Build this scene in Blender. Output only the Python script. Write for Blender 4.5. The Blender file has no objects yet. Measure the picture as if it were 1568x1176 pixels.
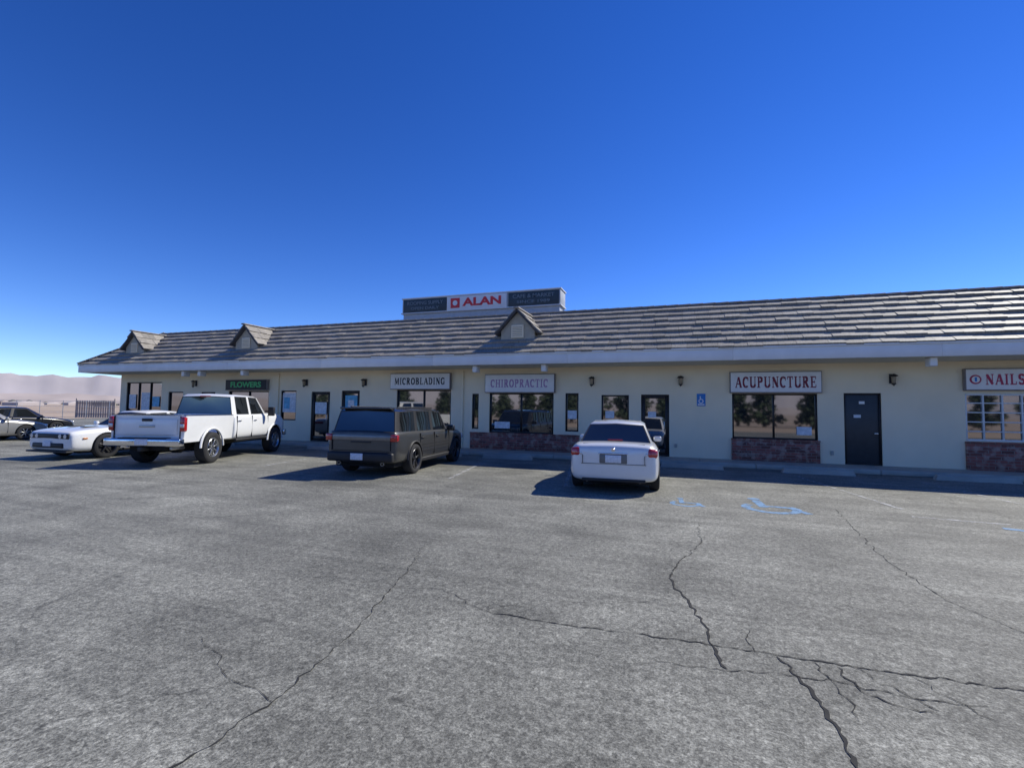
import bpy, bmesh, math, random
from mathutils import Matrix, Vector, noise
sc=bpy.context.scene
random.seed(7)
rad=math.radians
# ------------------------------------------------------------------ helpers
def link(o,parent=None):
    sc.collection.objects.link(o)
    if parent is not None: o.parent=parent
    return o
def root(name,loc=(0,0,0),rz=0):
    o=bpy.data.objects.new(name,None); sc.collection.objects.link(o)
    o.location=loc; o.rotation_euler=(0,0,rz); return o
def pm(name,col,rough=.5,metal=0,var=.10,scale=6,bump=0,bscale=60,coat=0,spec=.5,ior=1.5,detail=4):
    m=bpy.data.materials.new(name); m.use_nodes=True; n=m.node_tree.nodes; l=m.node_tree.links
    b=n['Principled BSDF']; b.inputs['Roughness'].default_value=rough; b.inputs['Metallic'].default_value=metal
    b.inputs['Coat Weight'].default_value=coat; b.inputs['Coat Roughness'].default_value=.06
    b.inputs['Specular IOR Level'].default_value=spec; b.inputs['IOR'].default_value=ior
    tc=n.new('ShaderNodeTexCoord')
    nz=n.new('ShaderNodeTexNoise'); nz.inputs['Scale'].default_value=scale; nz.inputs['Detail'].default_value=detail
    l.new(tc.outputs['Object'],nz.inputs['Vector'])
    r=n.new('ShaderNodeValToRGB'); r.color_ramp.elements[0].position=.3; r.color_ramp.elements[1].position=.7
    r.color_ramp.elements[0].color=tuple(c*(1-var) for c in col)+(1,)
    r.color_ramp.elements[1].color=tuple(min(1,c*(1+var)) for c in col)+(1,)
    l.new(nz.outputs['Fac'],r.inputs['Fac']); l.new(r.outputs['Color'],b.inputs['Base Color'])
    if bump:
        n2=n.new('ShaderNodeTexNoise'); n2.inputs['Scale'].default_value=bscale; n2.inputs['Detail'].default_value=5
        l.new(tc.outputs['Object'],n2.inputs['Vector'])
        bp=n.new('ShaderNodeBump'); bp.inputs['Strength'].default_value=bump; bp.inputs['Distance'].default_value=.02
        l.new(n2.outputs['Fac'],bp.inputs['Height']); l.new(bp.outputs['Normal'],b.inputs['Normal'])
    return m
def newmesh(name,verts,faces,mats,parent=None,smooth=False,mi=None):
    me=bpy.data.meshes.new(name); me.from_pydata(verts,[],faces)
    for m in (mats if isinstance(mats,(list,tuple)) else [mats]): me.materials.append(m)
    if mi: 
        for p,i in zip(me.polygons,mi): p.material_index=i
    if smooth:
        for p in me.polygons: p.use_smooth=True
    me.update()
    return link(bpy.data.objects.new(name,me),parent)
def frombm(name,bm,mats,parent=None,smooth=None):
    me=bpy.data.meshes.new(name); bm.to_mesh(me); bm.free()
    for m in (mats if isinstance(mats,(list,tuple)) else [mats]): me.materials.append(m)
    if smooth is not None:
        for p in me.polygons: p.use_smooth=True
        me.set_sharp_from_angle(angle=rad(smooth))
    return link(bpy.data.objects.new(name,me),parent)
def box(parent,name,c,s,mat,rot=(0,0,0),bev=.006,seg=2):
    bm=bmesh.new(); bmesh.ops.create_cube(bm,size=1)
    bmesh.ops.scale(bm,vec=s,verts=bm.verts)
    b=min(bev,min(s)*.35)
    if b>0: bmesh.ops.bevel(bm,geom=list(bm.edges),offset=b,segments=seg,affect='EDGES',profile=.5)
    o=frombm(name,bm,mat,parent,smooth=50)
    o.location=c; o.rotation_euler=rot; return o
def lathe(parent,name,prof,mat,loc=(0,0,0),axis='X',seg=40,flip=1,smooth=40):
    vs=[];fs=[]
    for i in range(seg):
        a=2*math.pi*i/seg
        for (x,r) in prof:
            if axis=='X': vs.append((x*flip,r*math.cos(a),r*math.sin(a)))
            elif axis=='Y': vs.append((r*math.cos(a),x*flip,r*math.sin(a)))
            else: vs.append((r*math.cos(a),r*math.sin(a),x*flip))
    n=len(prof)
    for i in range(seg):
        j=(i+1)%seg
        for k in range(n-1):
            fs.append((i*n+k,j*n+k,j*n+k+1,i*n+k+1))
    o=newmesh(name,vs,fs,mat,parent)
    bm=bmesh.new(); bm.from_mesh(o.data); bmesh.ops.remove_doubles(bm,verts=bm.verts,dist=1e-5)
    bmesh.ops.recalc_face_normals(bm,faces=bm.faces); bm.to_mesh(o.data); bm.free()
    for p in o.data.polygons: p.use_smooth=True
    o.data.set_sharp_from_angle(angle=rad(smooth))
    o.location=loc; return o
def text(parent,name,body,x,z,y,w,h,mat,off=.0,ext=.006):
    c=bpy.data.curves.new(name,'FONT'); c.body=body; c.size=1; c.offset=off; c.extrude=ext
    c.align_x='CENTER'; c.align_y='CENTER'; c.materials.append(mat)
    o=bpy.data.objects.new(name,c); link(o,parent)
    bpy.context.view_layer.update()
    d=o.dimensions
    o.rotation_euler=(rad(90),0,0); o.location=(x,y,z)
    o.scale=(w/max(d.x,.01),h/max(d.y,.01),1)
    return o
# slab-serif signpainter's alphabet, letters as painted strokes
TK,TN,SF=.21,.10,.075
def _arc(cx,cy,rx,ry,a0,a1,tw=None,n=14):
    P=[];
    for i in range(n+1):
        a=rad(a0+(a1-a0)*i/n); P.append((cx+rx*math.cos(a),cy+ry*math.sin(a),TN+(TK-TN)*abs(math.cos(a))))
    return [(P[i][0],P[i][1],P[i+1][0],P[i+1][1],(P[i][2]+P[i+1][2])/2,1) for i in range(n)]
def _ser(x,y,w=.40): return [(x-w/2,y,x+w/2,y,SF,0)]
def _stem(x,wd=TK,y0=0,y1=1,s=.42): return [(x,y0,x,y1,wd,0)]+_ser(x,y0+SF/2,s)+_ser(x,y1-SF/2,s)
GL={'A':(.92,[(.12,.04,.45,.98,TN,0),(.47,.98,.80,.04,TK,0),(.24,.34,.68,.34,TN*.9,0)]+_ser(.12,.04,.26)+_ser(.80,.04,.36)),
 'C':(.86,_arc(.46,.5,.34,.45,48,312)+[(.76,.62,.76,.95,TN,0)]),
 'U':(.94,[(.2,.3,.2,1,TK,0),(.76,.3,.76,1,TN,0)]+_ser(.2,.96,.38)+_ser(.76,.96,.3)+_arc(.48,.32,.28,.27,180,360)),
 'P':(.82,_stem(.22)+_arc(.36,.73,.3,.22,-90,90)+[(.22,.95,.38,.95,SF,0),(.22,.5,.38,.5,SF,0)]),
 'N':(.98,[(.2,0,.2,1,TN,0),(.8,0,.8,1,TN,0),(.2,.95,.8,.06,TK,0)]+_ser(.2,.04,.32)+_ser(.8,.96,.32)),
 'T':(.84,[(.42,0,.42,1,TK,0),(.05,.95,.79,.95,TN,0),(.07,.72,.07,.98,TN*.8,0),(.77,.72,.77,.98,TN*.8,0)]+_ser(.42,.04,.42)),
 'R':(.92,_stem(.22)+_arc(.36,.74,.28,.21,-90,90)+[(.22,.95,.38,.95,SF,0),(.22,.52,.38,.52,SF,0),(.44,.5,.74,.04,TK*.9,0)]+_ser(.78,.04,.24)),
 'E':(.82,_stem(.22)+[(.22,.95,.72,.95,TN,0),(.22,.5,.58,.5,TN,0),(.22,.05,.74,.05,TN,0),(.72,.72,.72,.98,TN*.8,0),(.74,.02,.74,.28,TN*.8,0),(.58,.38,.58,.62,TN*.7,0)]),
 'H':(1.0,_stem(.22)+_stem(.78)+[(.22,.5,.78,.5,TN,0)]),
 'I':(.46,_stem(.23)),'O':(.94,_arc(.47,.5,.35,.45,0,360,n=24)),
 'M':(1.12,[(.18,0,.18,1,TN,0),(.92,0,.92,1,TK,0),(.2,.98,.54,.12,TK*.85,0),(.54,.12,.88,.98,TN,0)]+_ser(.18,.04,.3)+_ser(.92,.04,.38)),
 'B':(.86,_stem(.22)+_arc(.38,.74,.24,.21,-90,90)+_arc(.38,.27,.30,.22,-90,90)+[(.22,.95,.4,.95,SF,0),(.22,.51,.4,.51,SF,0),(.22,.05,.4,.05,SF,0)]),
 'L':(.78,_stem(.22)+[(.22,.05,.70,.05,TN,0),(.70,.02,.70,.3,TN*.8,0)]),
 'D':(.94,_stem(.22)+_arc(.40,.5,.38,.45,-90,90)+[(.22,.95,.42,.95,SF,0),(.22,.05,.42,.05,SF,0)]),
 'G':(.92,_arc(.46,.5,.34,.45,48,320)+[(.74,.05,.74,.46,TK*.8,0),(.76,.66,.76,.95,TN,0)]+_ser(.72,.46,.32)),
 'S':(.76,_arc(.38,.73,.24,.22,30,250,n=10)+_arc(.38,.28,.26,.23,-150,70,n=10)+[(.36,.52,.46,.48,TK,0),(.64,.7,.64,.95,TN*.8,0),(.12,.05,.12,.3,TN*.8,0)])}
def serif(parent,name,body,x,z,y,w,h,mat,sp=.12):
    tot=sum(GL[c][0]+sp for c in body)-sp; k=w/tot; vs=[];fs=[]; cx=x-w/2; n_=0
    for c in body:
        for (x0,y0,x1,y1,wd,rr) in GL[c][1]:
            n_+=1; a=Vector((x0*k,y0*h)); b=Vector((x1*k,y1*h)); t=(b-a)
            if t.length<1e-6: continue
            t.normalize(); s=Vector((-t.y,t.x)); wx=wd*abs(s.x)*k+wd*abs(s.y)*h; s=s*wx/2
            if rr: a=a-t*.004; b=b+t*.004
            i=len(vs); yy=y-.0006*(n_%9)
            for p in (a+s,a-s,b-s,b+s): vs.append((cx+p.x,yy,z-h/2+p.y))
            fs.append((i,i+1,i+2,i+3))
        cx+=(GL[c][0]+sp)*k
    return newmesh(name,vs,fs,mat,parent)

# ------------------------------------------------------------------ camera
F=740.0
cam=bpy.data.objects.new('camera',bpy.data.cameras.new('camera')); sc.collection.objects.link(cam)
M=Matrix.Rotation(rad(19.4),4,'Z')@Matrix.Rotation(rad(93.1),4,'X')@Matrix.Rotation(rad(.83),4,'Z')
M.translation=Vector((0,0,1.58)); cam.matrix_world=M
cam.data.lens=F/1568*36; cam.data.clip_end=40000; cam.data.clip_start=.05
sc.camera=cam
sc.view_settings.view_transform='Standard'; sc.view_settings.look='None'; sc.view_settings.exposure=0
# ------------------------------------------------------------------ light
EL,AZ=43,45
w=bpy.data.worlds.new('World'); sc.world=w; w.use_nodes=True
nt=w.node_tree; sky=nt.nodes.new('ShaderNodeTexSky'); sky.sky_type='NISHITA'; sky.sun_disc=False
sky.sun_elevation=rad(EL); sky.sun_rotation=rad(AZ); sky.altitude=2200; sky.dust_density=0.0; sky.air_density=.95; sky.ozone_density=3.2
gm=nt.nodes.new('ShaderNodeGamma'); gm.inputs['Gamma'].default_value=1.12
hs=nt.nodes.new('ShaderNodeHueSaturation'); hs.inputs['Saturation'].default_value=1.24; hs.inputs['Hue'].default_value=.517
nt.links.new(sky.outputs[0],gm.inputs[0]); nt.links.new(gm.outputs[0],hs.inputs['Color']); nt.links.new(hs.outputs[0],nt.nodes['Background'].inputs[0])
nt.nodes['Background'].inputs[1].default_value=.145
sl=bpy.data.lights.new('sun','SUN'); sl.energy=5; sl.angle=rad(.5); sl.color=(1,.96,.86)
so=bpy.data.objects.new('sun',sl); sc.collection.objects.link(so)
d=Vector((math.cos(rad(EL))*math.sin(rad(AZ)),math.cos(rad(EL))*math.cos(rad(AZ)),math.sin(rad(EL))))
so.rotation_euler=d.to_track_quat('Z','Y').to_euler(); so.location=(20,20,30)

# ------------------------------------------------------------------ materials
def asphalt():
    m=bpy.data.materials.new('asphalt'); m.use_nodes=True; n=m.node_tree.nodes; l=m.node_tree.links
    b=n['Principled BSDF']; b.inputs['Roughness'].default_value=.76; b.inputs['Specular IOR Level'].default_value=.35
    tc=n.new('ShaderNodeTexCoord')
    def nz(sc_,det,rough=.5,dist=0,vec=None):
        q=n.new('ShaderNodeTexNoise'); q.inputs['Scale'].default_value=sc_; q.inputs['Detail'].default_value=det
        q.inputs['Roughness'].default_value=rough; q.inputs['Distortion'].default_value=dist
        l.new(vec or tc.outputs['Object'],q.inputs['Vector']); return q
    def ramp(src,p0,c0,p1,c1):
        r=n.new('ShaderNodeValToRGB'); r.color_ramp.elements[0].position=p0; r.color_ramp.elements[1].position=p1
        r.color_ramp.elements[0].color=(c0,c0,c0,1); r.color_ramp.elements[1].color=(c1,c1,c1,1)
        l.new(src,r.inputs['Fac']); return r
    def mul(a,bb):
        x=n.new('ShaderNodeMix'); x.data_type='RGBA'; x.blend_type='MULTIPLY'; x.inputs['Factor'].default_value=1
        l.new(a,x.inputs['A']); l.new(bb,x.inputs['B']); return x.outputs['Result']
    big=ramp(nz(.16,4,.6,.6).outputs['Fac'],.3,.66,.7,1.24)
    mid=ramp(nz(1.1,6,.7,.5).outputs['Fac'],.32,.72,.68,1.24)
    mp=n.new('ShaderNodeMapping'); mp.inputs['Scale'].default_value=(.12,1.6,1); mp.inputs['Rotation'].default_value=(0,0,rad(14))
    l.new(tc.outputs['Object'],mp.inputs['Vector'])
    st=ramp(nz(1.3,4,.6,1.2,mp.outputs['Vector']).outputs['Fac'],.35,.84,.72,1.26)
    ag=ramp(nz(70,3,.75).outputs['Fac'],.34,.45,.68,1.6)
    ag3=ramp(nz(18,4,.75).outputs['Fac'],.34,.62,.68,1.40)
    vo=n.new('ShaderNodeTexVoronoi'); vo.inputs['Scale'].default_value=48; l.new(tc.outputs['Object'],vo.inputs['Vector'])
    ag2=ramp(vo.outputs['Color'],.05,.70,.9,1.3)
    base=n.new('ShaderNodeRGB'); base.outputs[0].default_value=(.216,.212,.178,1)
    c=mul(mul(mul(mul(mul(mul(base.outputs[0],big.outputs[0]),mid.outputs[0]),st.outputs[0]),ag.outputs[0]),ag2.outputs[0]),ag3.outputs[0])
    dn=nz(.9,4,.6); mx=n.new('ShaderNodeMix'); mx.data_type='RGBA'; mx.blend_type='LINEAR_LIGHT'; mx.inputs['Factor'].default_value=.35
    l.new(tc.outputs['Object'],mx.inputs['A']); l.new(dn.outputs['Color'],mx.inputs['B'])
    v2=n.new('ShaderNodeTexVoronoi'); v2.feature='DISTANCE_TO_EDGE'; v2.inputs['Scale'].default_value=.42; l.new(mx.outputs['Result'],v2.inputs['Vector'])
    cr=ramp(v2.outputs['Distance'],.0008,.5,.005,1.0)
    msk=ramp(nz(.3,2).outputs['Fac'],.48,0,.60,1)
    cm=n.new('ShaderNodeMix'); cm.data_type='RGBA'; l.new(msk.outputs[0],cm.inputs['Factor']); cm.inputs['A'].default_value=(1,1,1,1); l.new(cr.outputs[0],cm.inputs['B'])
    c=mul(c,cm.outputs['Result'])
    oil=ramp(nz(.75,2,.4,.2).outputs['Fac'],.66,1.0,.76,.75)
    c=mul(c,oil.outputs[0])
    l.new(c,b.inputs['Base Color'])
    bp=n.new('ShaderNodeBump'); bp.inputs['Strength'].default_value=.6; bp.inputs['Distance'].default_value=.006
    l.new(nz(95,3,.7).outputs['Fac'],bp.inputs['Height']); l.new(bp.outputs['Normal'],b.inputs['Normal'])
    return m
def brick():
    m=bpy.data.materials.new('brick'); m.use_nodes=True; n=m.node_tree.nodes; l=m.node_tree.links
    b=n['Principled BSDF']; b.inputs['Roughness'].default_value=.85
    ge=n.new('ShaderNodeNewGeometry'); sx=n.new('ShaderNodeSeparateXYZ'); cx=n.new('ShaderNodeCombineXYZ')
    l.new(ge.outputs['Position'],sx.inputs[0]); l.new(sx.outputs['X'],cx.inputs['X']); l.new(sx.outputs['Z'],cx.inputs['Y'])
    br=n.new('ShaderNodeTexBrick'); l.new(cx.outputs[0],br.inputs['Vector'])
    br.inputs['Scale'].default_value=1; br.inputs['Brick Width'].default_value=.27; br.inputs['Row Height'].default_value=.085
    br.inputs['Mortar Size'].default_value=.007; br.inputs['Bias'].default_value=-.1
    br.inputs['Color1'].default_value=(.36,.12,.09,1); br.inputs['Color2'].default_value=(.13,.05,.04,1); br.inputs['Mortar'].default_value=(.26,.22,.19,1)
    nz=n.new('ShaderNodeTexNoise'); nz.inputs['Scale'].default_value=5; nz.inputs['Detail'].default_value=5; l.new(cx.outputs[0],nz.inputs['Vector'])
    r=n.new('ShaderNodeValToRGB'); r.color_ramp.elements[0].position=.50; r.color_ramp.elements[1].position=.64; r.color_ramp.elements[0].color=(0,0,0,1); r.color_ramp.elements[1].color=(.6,.6,.6,1)
    l.new(nz.outputs['Fac'],r.inputs['Fac'])
    mx=n.new('ShaderNodeMix'); mx.data_type='RGBA'; l.new(r.outputs[0],mx.inputs['Factor']); l.new(br.outputs['Color'],mx.inputs['A']); mx.inputs['B'].default_value=(.5,.38,.31,1)
    l.new(mx.outputs['Result'],b.inputs['Base Color'])
    bp=n.new('ShaderNodeBump'); bp.inputs['Strength'].default_value=.8; bp.inputs['Distance'].default_value=.01; bp.invert=True
    l.new(br.outputs['Fac'],bp.inputs['Height']); l.new(bp.outputs['Normal'],b.inputs['Normal'])
    return m
def tilemat():
    m=bpy.data.materials.new('roof_tile'); m.use_nodes=True; n=m.node_tree.nodes; l=m.node_tree.links
    b=n['Principled BSDF']; b.inputs['Roughness'].default_value=.62
    a=n.new('ShaderNodeAttribute'); a.attribute_name='tone'
    tc=n.new('ShaderNodeTexCoord'); nz=n.new('ShaderNodeTexNoise'); nz.inputs['Scale'].default_value=14; nz.inputs['Detail'].default_value=5
    mp=n.new('ShaderNodeMapping'); mp.inputs['Scale'].default_value=(2.5,.5,.5); l.new(tc.outputs['Object'],mp.inputs[0]); l.new(mp.outputs[0],nz.inputs['Vector'])
    r=n.new('ShaderNodeValToRGB'); r.color_ramp.elements[0].position=.3; r.color_ramp.elements[1].position=.72
    r.color_ramp.elements[0].color=(.23,.21,.175,1); r.color_ramp.elements[1].color=(.39,.36,.31,1); l.new(nz.outputs['Fac'],r.inputs['Fac'])
    mx=n.new('ShaderNodeMix'); mx.data_type='RGBA'; mx.blend_type='MULTIPLY'; mx.inputs['Factor'].default_value=1
    l.new(r.outputs[0],mx.inputs['A']); l.new(a.outputs['Color'],mx.inputs['B']); l.new(mx.outputs['Result'],b.inputs['Base Color'])
    return m
ASPH=asphalt(); BRICK=brick(); TILE=tilemat()
DIRT=pm('desert_dirt',(.42,.32,.23),.95,var=.22,scale=.05,bump=.3,bscale=3,detail=8)
STUCCO=pm('stucco',(.88,.77,.56),.9,var=.055,scale=.9,bump=.35,bscale=90,detail=7)
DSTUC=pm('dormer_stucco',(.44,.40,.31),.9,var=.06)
SOFFIT=pm('soffit_paint',(.76,.70,.54),.8,var=.05)
FASC=pm('fascia_paint',(.78,.78,.76),.55,var=.05,scale=2)
CONC=pm('concrete',(.42,.40,.34),.9,var=.14,scale=2.5,bump=.3,bscale=40,detail=7)
BRONZE=pm('dark_bronze_frame',(.035,.03,.028),.4,metal=.6,var=.1)
WFRAME=pm('white_frame',(.75,.75,.74),.5,var=.05)
BLACK=pm('black_plastic',(.018,.018,.02),.55,var=.15)
RUB=pm('rubber',(.022,.022,.023),.85,var=.15)
GLASS=pm('window_glass',(.018,.022,.025),.03,var=.3,scale=1.2,ior=2.3,spec=.8)
CGLASS=pm('car_glass',(.010,.012,.014),.04,var=.2,scale=2,ior=1.9,spec=.55)
SIGNW=pm('sign_white',(.82,.81,.79),.45,var=.04)
MAROON=pm('letter_maroon',(.20,.02,.04),.5)
CRIM=pm('letter_crimson',(.42,.03,.09),.5)
PURPLE=pm('letter_faded_purple',(.44,.27,.46),.5)
INK=pm('letter_black',(.03,.03,.035),.5)
RED=pm('letter_red',(.70,.025,.03),.4,var=.08)
GREEN=pm('letter_green',(.05,.5,.14),.45)
BLUE=pm('sign_blue',(.03,.20,.55),.45)
PAPER=pm('poster_paper',(.7,.72,.74),.6,var=.2,scale=9)
TURQ=pm('poster_blue',(.12,.42,.62),.5,var=.3,scale=6)
WPAINT=pm('car_paint_white',(.84,.84,.81),.32,var=.02,coat=.8)
SWPAINT=pm('car_paint_pearl_silver',(.77,.775,.76),.3,metal=.15,var=.02,coat=.8)
SILVER=pm('car_paint_silver',(.42,.41,.38),.3,metal=.5,var=.02,coat=.8)
GPAINT=pm('car_paint_graphite',(.060,.060,.057),.35,metal=.3,var=.05,coat=.6)
KPAINT=pm('car_paint_black',(.012,.012,.013),.25,var=.05,coat=1)
CHROME=pm('chrome',(.72,.72,.73),.14,metal=1,var=.04)
ALLOY=pm('alloy',(.42,.43,.44),.3,metal=.9,var=.05)
DALLOY=pm('dark_alloy',(.07,.07,.075),.35,metal=.8,var=.05)
TAIL=pm('tail_lamp_red',(.42,.012,.012),.12,var=.1,coat=1)
LAMPC=pm('lamp_clear',(.62,.64,.66),.08,metal=.3,var=.2,scale=30,coat=1)
SEAM=pm('panel_gap',(.012,.012,.012),.8)
WELL=pm('wheel_well',(.01,.01,.01),.95)
PLATE=pm('licence_plate',(.72,.74,.78),.45,var=.15,scale=30)
CRACK=pm('crack_filler',(.030,.029,.026),.95,var=.4,scale=10)

# ------------------------------------------------------------------ ground
def sheet(name,x0,x1,y0,y1,z,mat,nx=1,ny=1,parent=None):
    vs=[];fs=[]
    for j in range(ny+1):
        for i in range(nx+1): vs.append((x0+(x1-x0)*i/nx,y0+(y1-y0)*j/ny,z))
    for j in range(ny):
        for i in range(nx): a=j*(nx+1)+i; fs.append((a,a+1,a+nx+2,a+nx+1))
    return newmesh(name,vs,fs,mat,parent)
sheet('ground',-14000,14000,-14000,14000,-.03,DIRT,20,20)
sheet('parking_lot',-62,60,-14,60,0,ASPH)
pl=root('pavement_cracks')
def crack(pts,w0,w1,seed):
    rnd=random.Random(seed); P=[Vector((a,b,0)) for a,b in pts]; out=[]
    for a,b in zip(P[:-1],P[1:]):
        L=(b-a).length; n=max(2,int(L/.035)); t=(b-a).normalized(); s=Vector((-t.y,t.x,0))
        for i in range(n):
            f=i/n; o=noise.noise(Vector((a.x*3+f*L*9,seed,b.y)))*.05*math.sin(math.pi*f)+rnd.uniform(-.008,.008)
            out.append(a+(b-a)*f+s*o)
    out.append(P[-1]); vs=[];fs=[]
    for i,p in enumerate(out):
        q=out[min(i+1,len(out)-1)]; r=out[max(i-1,0)]; t=(q-r).normalized(); s=Vector((-t.y,t.x,0))
        wd=(w0+(w1-w0)*i/len(out))*rnd.uniform(.2,1.3)*.5*.95
        if i in (0,len(out)-1): wd=.001
        vs+= [tuple(p+s*wd+Vector((0,0,.004))),tuple(p-s*wd+Vector((0,0,.004)))]
    for i in range(len(out)-1): fs.append((2*i,2*i+2,2*i+3,2*i+1))
    newmesh('crack',vs,fs,CRACK,pl)
crack([(.22,7.58),(.22,6.46),(-.04,5.53)],.006,.012,21)
crack([(-.04,5.53),(-.12,4.95),(.07,4.29),(.16,3.94),(.17,3.68),(.26,3.35)],.018,.022,1)
crack([(-1.48,3.61),(-.90,3.59),(-.38,3.64),(.15,3.66),(.62,3.66),(1.09,3.67),(1.86,3.72),(2.9,3.8)],.012,.02,2)
crack([(.58,3.65),(.66,3.38),(.71,3.17),(.74,2.9),(.73,2.65),(.76,2.2)],.018,.024,3)
crack([(-2.42,3.77),(-2.19,2.92),(-2.07,2.11),(-2.10,1.63),(-2.2,1.1)],.010,.013,4)
crack([(-.18,3.29),(.2,3.33),(.50,3.41),(.85,3.45),(1.22,3.39),(1.6,3.45)],.006,.010,5)
crack([(.91,3.64),(.93,3.5),(.99,3.34),(1.12,3.28),(1.27,3.28)],.012,.012,6)
crack([(.79,3.66),(.84,3.42),(.88,3.2),(.86,3.05)],.01,.008,7)
crack([(1.0,3.67),(1.1,3.5),(1.2,3.42),(1.3,3.3)],.008,.008,8)
crack([(1.3,3.69),(1.38,3.5),(1.55,3.3)],.008,.006,9)
crack([(2.42,9.53),(2.25,8.0),(2.10,6.39),(2.14,5.25),(2.5,4.3)],.008,.009,10)
crack([(-2.42,3.77),(-2.0,3.9),(-1.48,3.61)],.004,.006,12)
crack([(-2.9,5.2),(-2.6,4.4),(-2.42,3.77)],.005,.009,14)
crack([(.45,3.66),(.42,3.85),(.46,4.0)],.009,.004,16)
crack([(-2.07,2.11),(-2.5,2.2),(-3.1,2.5)],.006,.004,18)
crack([(-1.5,3.61),(-1.1,4.0),(-.6,4.1),(-.1,4.4)],.005,.006,19)
# faded paint
def worn(name,col,thr,mx_=.75):
    m=bpy.data.materials.new(name); m.use_nodes=True; n=m.node_tree.nodes; l=m.node_tree.links
    b=n['Principled BSDF']; b.inputs['Base Color'].default_value=col+(1,); b.inputs['Roughness'].default_value=.8
    tc=n.new('ShaderNodeTexCoord'); nz=n.new('ShaderNodeTexNoise'); nz.inputs['Scale'].default_value=6; nz.inputs['Detail'].default_value=8; nz.inputs['Roughness'].default_value=.75
    l.new(tc.outputs['Object'],nz.inputs['Vector']); r=n.new('ShaderNodeValToRGB')
    r.color_ramp.elements[0].position=thr; r.color_ramp.elements[1].position=thr+.16; r.color_ramp.elements[1].color=(mx_,mx_,mx_,1)
    l.new(nz.outputs['Fac'],r.inputs['Fac']); l.new(r.outputs[0],b.inputs['Alpha']); return m
WB=worn('worn_blue_paint',(.22,.40,.62),.36,.75); WW=worn('worn_white_paint',(.62,.62,.60),.44,.7)
pm_root=root('parking_markings')
def strip(x0,y0,x1,y1,wd,mat,z=.004):
    a=Vector((x0,y0,z)); b=Vector((x1,y1,z)); t=(b-a).normalized(); s=Vector((-t.y,t.x,0))*wd/2
    newmesh('marking',[tuple(a+s),tuple(a-s),tuple(b-s),tuple(b+s)],[(0,1,2,3)],mat,pm_root)
def disc_ring(cx,cy,r0,r1,a0,a1,mat,z=.004,n=24):
    vs=[];fs=[]
    for i in range(n+1):
        a=a0+(a1-a0)*i/n; vs+=[(cx+r0*math.cos(a),cy+r0*math.sin(a),z),(cx+r1*math.cos(a),cy+r1*math.sin(a),z)]
    for i in range(n): fs.append((2*i,2*i+1,2*i+3,2*i+2))
    newmesh('marking',vs,fs,mat,pm_root)
for cx,cy,k in ((1.4,9.3,1.2),(.05,9.1,.7)):
    disc_ring(cx,cy-.1*k,.26*k,.38*k,rad(140),rad(395),WB)
    strip(cx-.08*k,cy-.05*k,cx-.12*k,cy+.5*k,.12*k,WB,.0045); strip(cx-.1*k,cy+.05*k,cx+.28*k,cy+.02*k,.1*k,WB,.005)
    strip(cx+.26*k,cy+.02*k,cx+.42*k,cy-.35*k,.1*k,WB,.0055); disc_ring(cx-.13*k,cy+.62*k,0,.09*k,0,6.283,WB,.006,12)
for x in (-1.0+3.6,5.2,7.9,10.6,-3.2,-5.9,-9.0,-11.4):
    strip(x,14.9,x+.9,10.0,.09,WW,.008)
strip(4.3,8.9,5.3,8.7,.14,WB,.0045); strip(3.4,9.35,4.6,9.25,.1,WW,.0045)

# ------------------------------------------------------------------ pavement / kerb / wheel stops
wk=root('sidewalk')
bm=bmesh.new(); x=-28.0
while x<16:
    r=bmesh.ops.create_cube(bm,size=1)['verts']
    bmesh.ops.scale(bm,vec=(1.488,1.12,.13),verts=r); bmesh.ops.translate(bm,vec=(x+.75,16.24,.065),verts=r)
    x+=1.5
bmesh.ops.bevel(bm,geom=list(bm.edges),offset=.008,segments=1,affect='EDGES')
frombm('slabs',bm,CONC,wk)
x=-28.0
while x<16:
    box(wk,'kerb',(x+1.5,15.59,.066),(2.99,.15,.133),CONC,bev=.02); x+=3.0
for i,(xx,yy,r) in enumerate([(-5.35,14.85,2),(.25,14.85,-2),(6.8,15.05,1),(-7.9,14.9,3),(-12.6,14.9,0),(3.4,14.95,2),(-18,14.8,1),(-22,14.8,-2)]):
    o=root('wheel_stop',(xx,yy,0),rad(r))
    bm=bmesh.new(); L=.85
    vs=[bm.verts.new((sx*L*(1 if z<.05 else .95),sy,z)) for sx in (-1,1) for (sy,z) in ((-.09,0),(-.075,.1),(-.045,.125),(.045,.125),(.075,.1),(.09,0))]
    for k in range(5): bm.faces.new((vs[k],vs[k+1],vs[6+k+1],vs[6+k]))
    bm.faces.new(vs[0:6]); bm.faces.new(vs[6:12][::-1]); bmesh.ops.recalc_face_normals(bm,faces=bm.faces)
    frombm('concrete_block',bm,CONC,o)

# ------------------------------------------------------------------ building
B=root('strip_mall_building')
WY=16.8; XL,XR=-27.3,16.0; ZT=3.12
openings=[ # x0,x1,z0,z1,kind
 (4.53,5.46,.13,2.23,'solid'),(1.5,3.85,.80,2.21,'win2'),(7.4,9.9,.92,2.22,'grid'),(11.2,12.2,.13,2.23,'door'),
 (-1.30,-.40,.13,2.17,'door'),(-2.63,-1.70,1.24,2.15,'win'),(-3.90,-3.43,.86,2.21,'win'),(-6.80,-4.33,.74,2.21,'win2'),
 (-7.51,-7.24,.86,2.18,'win'),(-10.82,-8.40,.95,2.33,'win2'),(-13.5,-12.6,.13,2.30,'door'),(-15.08,-14.10,.13,2.25,'door'),
 (-16.75,-15.9,1.0,2.30,'win'),(-19.85,-17.45,.85,2.28,'win2'),(-23.8,-22.8,1.0,2.24,'win'),(-21.6,-20.7,.13,2.23,'door'),(-26.85,-24.3,.9,2.72,'win3')]
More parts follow.
